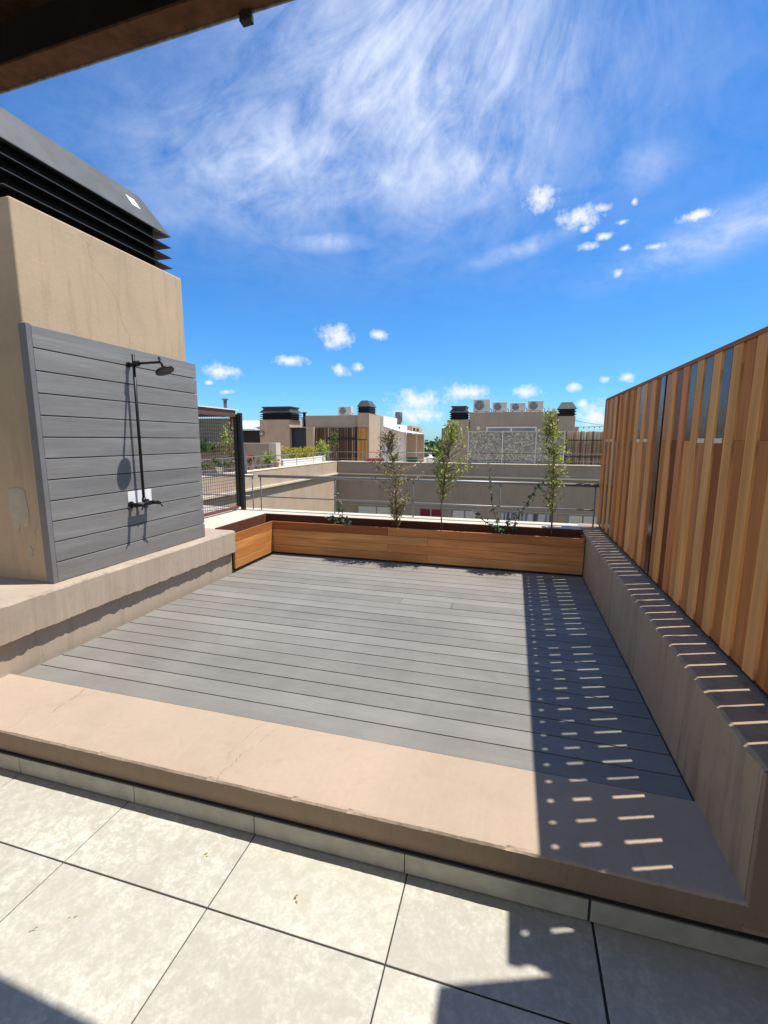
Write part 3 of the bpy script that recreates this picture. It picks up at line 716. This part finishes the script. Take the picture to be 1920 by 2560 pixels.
MB().lathe((-5.3,20,0.95),[(0.05,0),(0.13,0.05),(0.15,0.35),(0.12,0.62),(0.14,0.70),(0.09,0.86),(0.025,0.97)],12).build('canopy','navy',UM)

# ------------------------------------------------------------------ white house behind
WH=thing('white_house','white rooftop house with sloping awning behind the hooded pillar','building',(-7,27,0))
m=MB(); m.box(-11,-6.45,22.95,25.8,0.002,2.69); m.box(-10.8,-6.40,25.801,28.2,0.002,2.36); m.build('wall','white',WH,bevel=0.01)
m=MB(); m.box(-10.6,-6.10,28.201,31.5,0.002,2.36); m.build('rear_wall','far',WH,bevel=0.01)
for a,b in ((28.5,29.2),(29.6,30.3)): box(-6.0995,-6.085,a,b,2.06,2.24).build('vent_opening','interior',WH)
box(-6.3995,-6.385,26.0,26.3,2.08,2.24).build('vent_opening','interior',WH)
m=MB(); m.rings([[(-6.449,22.96,2.19),(-5.55,22.96,1.92),(-5.55,22.96,1.90),(-6.449,22.96,2.17)],[(-6.449,28.0,2.10),(-5.30,28.0,1.86),(-5.30,28.0,1.84),(-6.449,28.0,2.08)]]); m.build('awning','sheet',WH)
box(-6.4485,-5.3,28.0,28.14,0.002,1.84).build('side_wall','far',WH); box(-5.36,-5.28,25.7,25.78,0.002,1.86).build('awning_post','far',WH)
m=MB(); m.box(-6.4485,-6.435,26.0,27.9,0.5,1.80); m.build('opening','interior',WH)
TK=MB(); TK.lathe((-6.55,26.6,2.365),[(0.13,0),(0.13,0.10),(0.21,0.14),(0.21,0.70),(0.19,0.73)],18); tag(TK.build('water_tank','tank'),'dark grey cylindrical water tank on the white house roof','tank')

# ------------------------------------------------------------------ left penthouse
PZ=thing('penthouse','beige rooftop penthouse with wide louvred hood and dark blue door','building',(-11.3,22,0))
m=MB(); m.box(-12.39,-10.73,21.0,22.3,0.002,2.465); m.box(-10.7295,-9.42,21.3,22.3,0.002,2.10); m.box(-9.80,-9.42,20.95,21.299,0.002,2.10); m.box(-10.7295,-9.801,21.0,21.299,2.065,2.10)
m.build('wall','far',PZ,bevel=0.008)
hood(PZ,-12.36,-10.60,20.95,22.2,2.466,0.52,4,0,0.16,0.34,True)
box(-10.729,-9.801,21.22,21.2995,0.003,2.064).build('door','bluedoor',PZ)
m=MB(); m.tube([(-12.26,20.9995,1.77),(-12.26,20.94,1.77)],[0.15,0.13],20); v_=m.build('round_vent','fan',PZ)
MB().tube([(-12.26,20.9395,1.77),(-12.26,20.93,1.77)],0.06,14).build('vent_cover','lampglass',v_)
m=MB(); m.tube([(-10.15,21.5,2.101),(-10.15,21.5,2.76)],0.07,12); m.lathe((-10.15,21.5,2.761),[(0.05,0),(0.15,0.04),(0.15,0.06),(0.02,0.09)],14); m.build('flue','black',PZ)
LS=thing('lean_to','white sheet roofed lean-to with a dark open front left of the beige penthouse','shed',(-14,21,0))
m=MB(); m.rings([[(-17,20.6,2.02),(-12.41,20.6,2.02),(-12.41,20.6,1.95),(-17,20.6,1.95)],[(-17,24,2.55),(-12.41,24,2.55),(-12.41,24,2.48),(-17,24,2.48)]]); m.build('roof','sheet',LS)
box(-17,-12.42,21.1,21.2,0.002,1.945).build('front','interior',LS)
box(-12.9,-12.42,22.5,23.2,2.42,2.62).build('roof_box','acwhite',LS)
# wall and plants on the left terrace
m=MB(); m.box(-15,-7.62,13.45,13.72,0.002,1.375); tag(m.build('garden_wall','far2',bevel=0.01),'taupe dividing wall behind the flower pots on the left terrace','wall')
m=MB(); m.box(-7.619,-7.36,13.43,13.74,0.002,1.385); tag(m.build('wall_pillar','coping',bevel=0.008),'pale square pillar ending the taupe dividing wall','pillar')
PG=thing('pergola','brown fascia pergola with pale curtains behind the wire mesh screen','pergola',(-10,13,0))
m=MB(); m.box(-13.5,-9.75,10.6,14.9,2.30,2.52); m.build('fascia','fascia',PG)
m=MB(); m.box(-13.6,-9.7,10.5,15,2.521,2.56); m.build('roof','sheet',PG)
for xx,yy in ((-9.85,10.7),(-9.85,14.8),(-9.85,12.8)): box(xx-0.05,xx+0.05,yy-0.05,yy+0.05,0.002,2.299).build('post','wood_far',PG)
box(-12.8,-9.9,15.0,15.06,1.35,2.25).build('curtain','curtain',PG)
box(-13.4,-9.45,14.7,14.75,0.002,1.35).build('back_wall','interior',PG)
box(-10.12,-10.10,11.0,12.6,1.45,2.28).build('curtain','curtain',PG)
m=MB(); m.tube([(-9.95,14.6,2.561),(-9.95,14.6,2.85)],0.06,12); m.lathe((-9.95,14.6,2.85),[(0.06,0),(0.12,0.03),(0.12,0.05),(0.02,0.08)],12); m.build('flue','tank',PG)

def bush(name,label,cat_,c,size,n,mat,L,seed,group=None,pot=None,spiky=False,stem=True):
    random.seed(seed); t=thing(name,label,cat_,c,group); x,y,z=c; zb=z
    if pot:
        r,h,pm=pot; MB().lathe((x,y,z),[(r*0.72,0),(r,h*0.9),(r*1.08,h*0.9),(r*1.08,h),(r*0.9,h),(r*0.9,h*0.85)],14).build('pot',pm,t); zb=z+h*0.9
    m=MB(); sx,sy,sz=size; s=MB()
    cl_=[Vector((rnd(-0.7,0.7)*sx,rnd(-0.7,0.7)*sy,rnd(0.25,0.85)*sz)) for _ in range(max(4,n//45))]
    base=Vector((x,y,zb))
    for c_ in cl_: s.tube([base,base+c_*0.6+Vector((0,0,sz*0.05)),base+c_],[0.008,0.006,0.003],4)
    for i in range(n):
        if spiky:
            a=rnd(0,6.28); e=rnd(0.2,1.3); d=Vector((math.cos(a)*math.cos(e)*sx,math.sin(a)*math.cos(e)*sy,math.sin(e)*sz)); p=base+d*rnd(0.05,0.5)
            m.leaf(p,d+rvec()*0.05,Vector((0,0,1))+rvec()*0.3,L*rnd(0.7,1.2),L*0.13,random.random())
        else:
            c_=random.choice(cl_); p=base+c_+Vector((rvec().x*sx,rvec().y*sy,rvec().z*sz*0.6))*rnd(0.1,0.45)
            if p.z<zb: p.z=zb+rnd(0,0.1)*sz
            m.leaf(p,rvec()+Vector((0,0,0.3)),rvec()*0.5+Vector((0,0,1)),L*rnd(0.6,1.2),L*rnd(0.35,0.55),random.random())
    if stem: s.build('stem','bark',t)
    m.build('foliage',mat,t); return t
PG_='pots along the left wing parapet'
zt=0.633
bp=bush('potted_plant','terracotta potted geranium with red flowers beside the black mesh post','potted plant',(-7.24,11.70,zt),(0.16,0.2,0.26),160,'leaf_mid',0.06,51,PG_,(0.09,0.14,'terracotta'))
random.seed(60); m=MB()
for i in range(60): m.leaf(Vector((-7.20+rnd(-0.07,0.07),11.66+rnd(-0.11,0.11),zt+0.36+rnd(-0.05,0.05))),rvec(),rvec(),0.05,0.045,0.5)
m.build('flower','petal',bp)
bush('potted_plant','grey pot of thin pale leaved twigs next to the red geranium','potted plant',(-7.24,12.10,zt),(0.14,0.2,0.30),110,'leaf_brown',0.045,52,PG_,(0.09,0.13,'greypot'))
bush('potted_plant','low pale leaved plant in a small grey pot before the spiky one','potted plant',(-7.24,12.42,zt),(0.16,0.2,0.14),110,'leaf_ivy',0.05,53,PG_,(0.085,0.13,'greypot'))
bush('potted_plant','spiky bright green potted plant before the taupe dividing wall','potted plant',(-7.26,12.80,zt),(0.26,0.34,0.42),120,'leaf_green',0.24,54,PG_,(0.10,0.14,'greypot'),True)
bush('potted_plant','small brown pot with low growth beside the pale square pillar','potted plant',(-7.24,13.20,zt),(0.10,0.14,0.14),60,'leaf_brown',0.05,55,PG_,(0.09,0.14,'terracotta'))
for i,(yy,sz,lab,mt,pm) in enumerate(((9.25,0.34,'leafy green plant in a terracotta pot behind the wire mesh, nearest the cladding panel','leaf_green','terracotta'),(9.75,0.26,'round grey potted shrub behind the wire mesh','leaf_mid','greypot'),(10.25,0.18,'squat plant in a white pot behind the middle of the wire mesh','leaf_mid','white'),(10.75,0.22,'dry tufted plant in a grey pot behind the wire mesh','leaf_brown','greypot'),(11.15,0.2,'small green plant in a grey pot behind the black mesh post','leaf_mid','greypot'))):
    bush('potted_plant',lab,'potted plant',(-7.24,yy,zt),(0.2,0.24,sz),170,mt,0.07,70+i,PG_,(0.10,0.15,pm))
bush('bare_shrub','thin brown twiggy shrub behind the wire mesh screen','shrub',(-8.0,10.2,0.002),(0.5,0.5,1.35),90,'leaf_brown',0.08,81)
bush('palm_shrub','arching green palm shrub under the pergola behind the wire mesh','shrub',(-9.6,12.9,1.05),(0.35,0.6,0.45),110,'leaf_mid',0.42,82,None,None,True)
bush('tall_shrub','tall light green shrub beside the black mesh post under the pergola','shrub',(-8.9,13.35,0.6),(0.35,0.45,1.5),420,'leaf_green',0.12,83)
HP=MB(); HP.box(-7.72,-7.42,14.0,17.3,0.45,0.80); HP.box(-7.74,-7.40,13.98,17.32,0.8002,0.825); tag(HP.build('hedge_trough','white',bevel=0.01),'long white trough holding the golden hedge on the left terrace','planter')
bush('golden_hedge','bright yellow green clipped hedge in the long white trough','hedge',(-7.57,15.5,0.78),(0.16,1.75,0.42),2400,'leaf_yellow',0.085,84)
bush('garden_shrub','fresh green shrub between the golden hedge and the slatted penthouse','shrub',(-7.6,17.7,0.5),(0.32,0.42,1.0),700,'leaf_green',0.085,85)
bush('garden_tree','small loose green tree in front of the slatted timber','tree',(-7.75,19.3,0.002),(0.45,0.5,2.0),260,'leaf_mid',0.11,86)
m=MB(); m.box(-7.62,-7.40,17.40,17.60,0.633,0.80); m.box(-7.60,-7.42,17.42,17.58,0.8005,0.86); tag(m.build('white_crate','white',bevel=0.008),'small white crate at the far end of the left parapet','crate')

# ================================================================== trees far behind
def tree(label,x,y,h,w,seed,n=1700,mat='leaf_tree'):
    random.seed(seed); t=thing('tree',label,'tree',(x,y,-12),'trees beyond the far roofs'); base=Vector((x,y,-12))
    s=MB(); top=base+Vector((0,0,h*0.8)); s.tube([base,base.lerp(top,0.5)+Vector((rnd(-.3,.3),0,0)),top],[0.4,0.28,0.08],8)
    cl_=[]
    for i in range(16):
        a=rnd(0,6.28); f=rnd(0.42,0.95); rr=w*(1-abs(f-0.62)*1.5)*rnd(0.4,1)
        e=base+Vector((math.cos(a)*rr,math.sin(a)*rr,h*f)); s.tube([base+Vector((0,0,h*f*0.7)),e],[0.12,0.03],5); cl_.append((e,rnd(0.8,1.6)*w*0.32))
    m=MB()
    for i in range(n):
        e,r=random.choice(cl_); p=e+rvec()*r*random.random()**0.4
        m.leaf(p,rvec(),rvec(),rnd(0.35,0.75),rnd(0.2,0.4),min(1,max(0,0.5+0.35*(rvec().z)+(p.z-e.z)/r*0.25)))
    s.build('trunk','bark',t); m.build('crown',mat,t)
tr=[(-13.2,62,14.6,3.2,'broad tree just right of the white house'),(-9.0,66,14.3,3.4,'dark tree in the gap between the far roofs'),(-5.2,60,14.8,3.0,'light tree behind the middle sapling'),(-11.5,92,15.0,3.6,'distant tree top between the two nearest gap trees'),(-7.2,98,14.4,3.5,'farthest tree top in the gap between the roofs'),(-1.0,72,14.2,3.5,'tree behind the left chimney of the taupe penthouse')]
for i,(x,y,h,w,lb) in enumerate(tr): tree(lb,x,y,h,w,200+i)
random.seed(300); m=MB()
for i in range(9000):
    a=R(rnd(-60,40)); d=rnd(170,420); p=Vector((math.sin(a)*d,math.cos(a)*d,-12+rnd(2,13.0+0.6*math.sin(a*40)+0.4*math.sin(a*97))))
    s_=rnd(1.2,2.6); m.leaf(p,rvec(),rvec(),s_,s_*0.7,random.random())
o=m.build('distant_wood','leaf_tree'); o['kind']='stuff'; tag(o,'low dark band of distant woodland on the horizon','wood')

# ================================================================== bits lying about
def bit(name,label,cat_,pts,mat,L,seed,z):
    random.seed(seed); m=MB()
    for x,y,k in pts:
        for i in range(k): m.leaf(Vector((x+rnd(-0.012,0.012),y+rnd(-0.012,0.012),z+0.003)),Vector((rnd(-1,1),rnd(-1,1),0.05)),Vector((0,0,1)),L*rnd(0.6,1.2),L*0.28,random.random())
    return tag(m.build(name,mat),label,cat_)
bit('fallen_leaf','yellow green leaf fallen on the second pale floor tile','leaf',[(-1.02,1.235,2)],'leaf_yellow',0.016,401,0.001)
bit('dead_twig','dark brown dried leaf on the floor tile nearest the step','leaf',[(-0.63,1.18,4)],'leaf_brown',0.015,402,0.001)
bit('leaf_crumbs','crumbled dry leaves near the left floor joint','leaf',[(-1.36,0.86,3),(-1.28,0.93,2)],'leaf_brown',0.012,403,0.001)
bit('dry_leaves','little heap of dry leaves on the deck near the planter shadow','leaf',[(-0.10,4.57,5),(-0.04,4.57,4)],'leaf_brown',0.035,404,0.201)

# ================================================================== light, sky, camera
sun=bpy.data.lights.new('sun','SUN'); sun.energy=5.0; sun.angle=R(0.53); sun.color=(1.0,0.945,0.845)
so=bpy.data.objects.new('sun',sun); COL.objects.link(so); so.rotation_euler=SUN.to_track_quat('Z','Y').to_euler(); so.location=(5,5,30)

W=bpy.data.worlds.new('World'); sc.world=W; W.use_nodes=True; nt=W.node_tree; bg=nt.nodes['Background']
sky=nd(nt,'ShaderNodeTexSky',sky_type='NISHITA'); sky.sun_disc=False; sky.sun_elevation=SUN_EL; sky.sun_rotation=R(90)-SUN_AZ
sky.air_density=1.0; sky.dust_density=0.25; sky.ozone_density=1.6
hs=nd(nt,'ShaderNodeHueSaturation'); hs.inputs['Saturation'].default_value=1.05; hs.inputs['Value'].default_value=1.0
lk(nt,mixc(nt,1.0,sky.outputs[0],(0.55,1.03,1.55),'MULTIPLY'),hs.inputs['Color'])
tc=nd(nt,'ShaderNodeTexCoord'); sx_=nd(nt,'ShaderNodeSeparateXYZ'); lk(nt,tc.outputs['Generated'],sx_.inputs[0])
vx,vy,vz=sx_.outputs
az=mth(nt,'MULTIPLY',mth(nt,'ARCTAN2',vx,vy),57.29578); el=mth(nt,'MULTIPLY',mth(nt,'ARCSINE',vz),57.29578)
cbn=nd(nt,'ShaderNodeCombineXYZ'); lk(nt,az,cbn.inputs[0]); lk(nt,el,cbn.inputs[1])
def wn(scale,detail=6,rough=0.6,vec=None,dist=0.0): return noise(nt,vec if vec is not None else cbn.outputs[0],scale,detail,rough,dist)
# cirrus: streaks fanning out of one point of the cloud layer
zz_=mth(nt,'MAXIMUM',vz,0.05); u=mth(nt,'SUBTRACT',mth(nt,'DIVIDE',vx,zz_),0.12); v_=mth(nt,'SUBTRACT',mth(nt,'DIVIDE',vy,zz_),0.85)
ang=mth(nt,'ARCTAN2',u,v_); rad=mth(nt,'SQRT',mth(nt,'ADD',mth(nt,'MULTIPLY',u,u),mth(nt,'MULTIPLY',v_,v_)))
cr=nd(nt,'ShaderNodeCombineXYZ'); lk(nt,mth(nt,'MULTIPLY',ang,2.9),cr.inputs[0]); lk(nt,mth(nt,'MULTIPLY',rad,1.15),cr.inputs[1])
st1=wn(1.6,9,0.62,cr.outputs[0],1.3)
cr2=nd(nt,'ShaderNodeCombineXYZ'); lk(nt,mth(nt,'MULTIPLY',ang,8.0),cr2.inputs[0]); lk(nt,mth(nt,'MULTIPLY',rad,1.9),cr2.inputs[1])
st2=wn(1.7,8,0.62,cr2.outputs[0],1.1)
bil=wn(0.10,7,0.62)
def gauss(a0,e0,sa,se,tilt=0.0):
    da=mth(nt,'SUBTRACT',az,a0); de=mth(nt,'SUBTRACT',mth(nt,'SUBTRACT',el,e0),mth(nt,'MULTIPLY',da,tilt))
    d2=mth(nt,'ADD',mth(nt,'POWER',mth(nt,'DIVIDE',mth(nt,'ABSOLUTE',da),sa),2),mth(nt,'POWER',mth(nt,'DIVIDE',mth(nt,'ABSOLUTE',de),se),2))
    return mth(nt,'EXPONENT',mth(nt,'MULTIPLY',d2,-1))
def mx(*l):
    r=l[0]
    for q in l[1:]: r=mth(nt,'MAXIMUM',r,q)
    return r
env=mx(gauss(-12,34,17,9),gauss(-27,28,12,5.0,0.10),gauss(-10,27.5,12,3.5),mth(nt,'MULTIPLY',gauss(20,19.3,8,1.5,0.22),0.95),mth(nt,'MULTIPLY',gauss(-22,21.3,5,0.8,0.05),0.75),mth(nt,'MULTIPLY',gauss(0,20.3,5,0.8,0.2),0.6),mth(nt,'MULTIPLY',gauss(11,25.5,3,1.6),0.4),mth(nt,'MULTIPLY',gauss(-38,22.5,3,2),0.35))
tex=mth(nt,'ADD',mth(nt,'ADD',mth(nt,'MULTIPLY',st1,0.65),mth(nt,'MULTIPLY',st2,0.35)),mth(nt,'MULTIPLY',bil,0.8))
cir=mth(nt,'MULTIPLY',mth(nt,'MULTIPLY',maprange(nt,tex,0.62,1.14,0.0,1.0),mth(nt,'POWER',env,0.75)),1.12,True)
cir=mth(nt,'ADD',cir,mth(nt,'MULTIPLY',mth(nt,'MULTIPLY',maprange(nt,tex,0.75,1.15,0,1),maprange(nt,el,8,26,0,1)),0.07),True)
fill_veil=mth(nt,'MULTIPLY',mth(nt,'MULTIPLY',maprange(nt,vy,0.40,0.0,0,1),maprange(nt,el,58,22,0,1)),maprange(nt,wn(2.2,7,0.6,tc.outputs['Generated'],0.4),0.34,0.56,0.25,1.0))  # unseen bright cloud bank added behind the camera to lift the shaded faces
# cumulus puffs: (azimuth, elevation, half width, half height) in degrees
CU=[(-21.41,12.12,1.97,1.19),(-16.20,12.20,1.10,0.50),(-34.52,7.77,1.76,0.75),(-26.87,9.22,1.93,0.51),(-20.91,8.29,1.00,0.57),(-18.80,8.69,0.78,0.47),(-11.69,4.98,2.90,1.19),(-6.02,5.86,2.81,0.85),(1.14,5.77,1.53,0.62),(6.21,5.97,0.86,0.45),(11.45,6.85,0.79,0.43),(9.21,6.68,0.46,0.34),(1.64,24.74,1.52,0.98),(5.53,22.65,2.00,0.85),(7.75,22.91,0.80,0.30),(6.31,21.37,0.68,0.32),(6.65,19.81,1.14,0.37),(8.17,20.49,0.80,0.32),(9.83,21.41,0.52,0.23),(10.24,19.12,0.52,0.24),(9.76,17.02,0.66,0.38),(12.97,18.89,0.82,0.24),(16.29,20.80,1.58,0.40),(10.74,22.94,0.34,0.26),(-11.39,3.23,2.80,0.88),(8.53,3.15,1.85,1.30),(7.19,4.18,0.67,0.35),(-34.03,5.42,0.71,0.26),(-35.97,6.35,0.49,0.25)]
rgc=random.Random(77)
for i in range(46):     # the rest of the sky, low puffs all round
    a=rgc.uniform(40,310); CU.append((a if a<180 else a-360,rgc.uniform(4,12),rgc.uniform(0.8,2.6),rgc.uniform(0.4,1.0))) if i<14 else None
best=None
wob=mth(nt,'MULTIPLY',mth(nt,'SUBTRACT',wn(0.75,5,0.6),0.5),2.3); wob2=mth(nt,'MULTIPLY',mth(nt,'SUBTRACT',wn(2.2,4,0.6),0.5),1.0)
for a0,e0,sa,se in CU:
    da=mth(nt,'DIVIDE',mth(nt,'SUBTRACT',az,a0),sa*1.0); de=mth(nt,'DIVIDE',mth(nt,'SUBTRACT',el,e0-se*0.3),se*1.1)
    d=mth(nt,'SQRT',mth(nt,'ADD',mth(nt,'MULTIPLY',da,da),mth(nt,'MULTIPLY',de,de)))
    best=d if best is None else mth(nt,'MINIMUM',best,d)
cum=mth(nt,'POWER',maprange(nt,mth(nt,'ADD',mth(nt,'ADD',best,wob),wob2),0.18,1.22,1,0),1.15)
hz=mth(nt,'MULTIPLY',maprange(nt,mth(nt,'ADD',wn(0.25,7,0.62),mth(nt,'MULTIPLY',gauss(-7,3.5,12,2.2),0.22)),0.62,1.0,0,0.6),maprange(nt,el,1,9,1,0))
low=mth(nt,'MULTIPLY',maprange(nt,el,0,6,1,0),1.0)
cumc=mixc(nt,mth(nt,'ADD',wob2,0.5),(7.0,7.7,9.0),(9.9,9.9,9.9))
out1=mixc(nt,cir,hs.outputs[0],(6.3,7.2,9.3))
out1=mixc(nt,hz,out1,(6.6,7.8,9.4))
out1=mixc(nt,fill_veil,out1,(7.8,7.8,7.8))
out1=mixc(nt,mth(nt,'MULTIPLY',cum,0.93),out1,cumc)
lk(nt,out1,bg.inputs['Color']); bg.inputs['Strength'].default_value=0.088

cam=bpy.data.cameras.new('camera'); co=bpy.data.objects.new('camera',cam); COL.objects.link(co); sc.camera=co
fpx,yaw,pit,rol=1149.5,0.27206,0.15592,0.00444
f_=Vector((-math.sin(yaw)*math.cos(pit),math.cos(yaw)*math.cos(pit),-math.sin(pit))); r_=Vector((math.cos(yaw),math.sin(yaw),0)); u_=r_.cross(f_)
r2=r_*math.cos(rol)+u_*math.sin(rol); u2=-r_*math.sin(rol)+u_*math.cos(rol)
mt=Matrix((r2,u2,-f_)).transposed().to_4x4(); mt.translation=(0,0,1.5); co.matrix_world=mt
cam.sensor_fit='HORIZONTAL'; cam.sensor_width=36; cam.lens=36*fpx/1920; cam.clip_start=0.05; cam.clip_end=6000
sc.view_settings.view_transform='Standard'; sc.view_settings.look='None'; sc.view_settings.exposure=0.37; sc.view_settings.gamma=1
sc.cycles.use_denoising=True; sc.cycles.max_bounces=8; sc.cycles.transparent_max_bounces=8
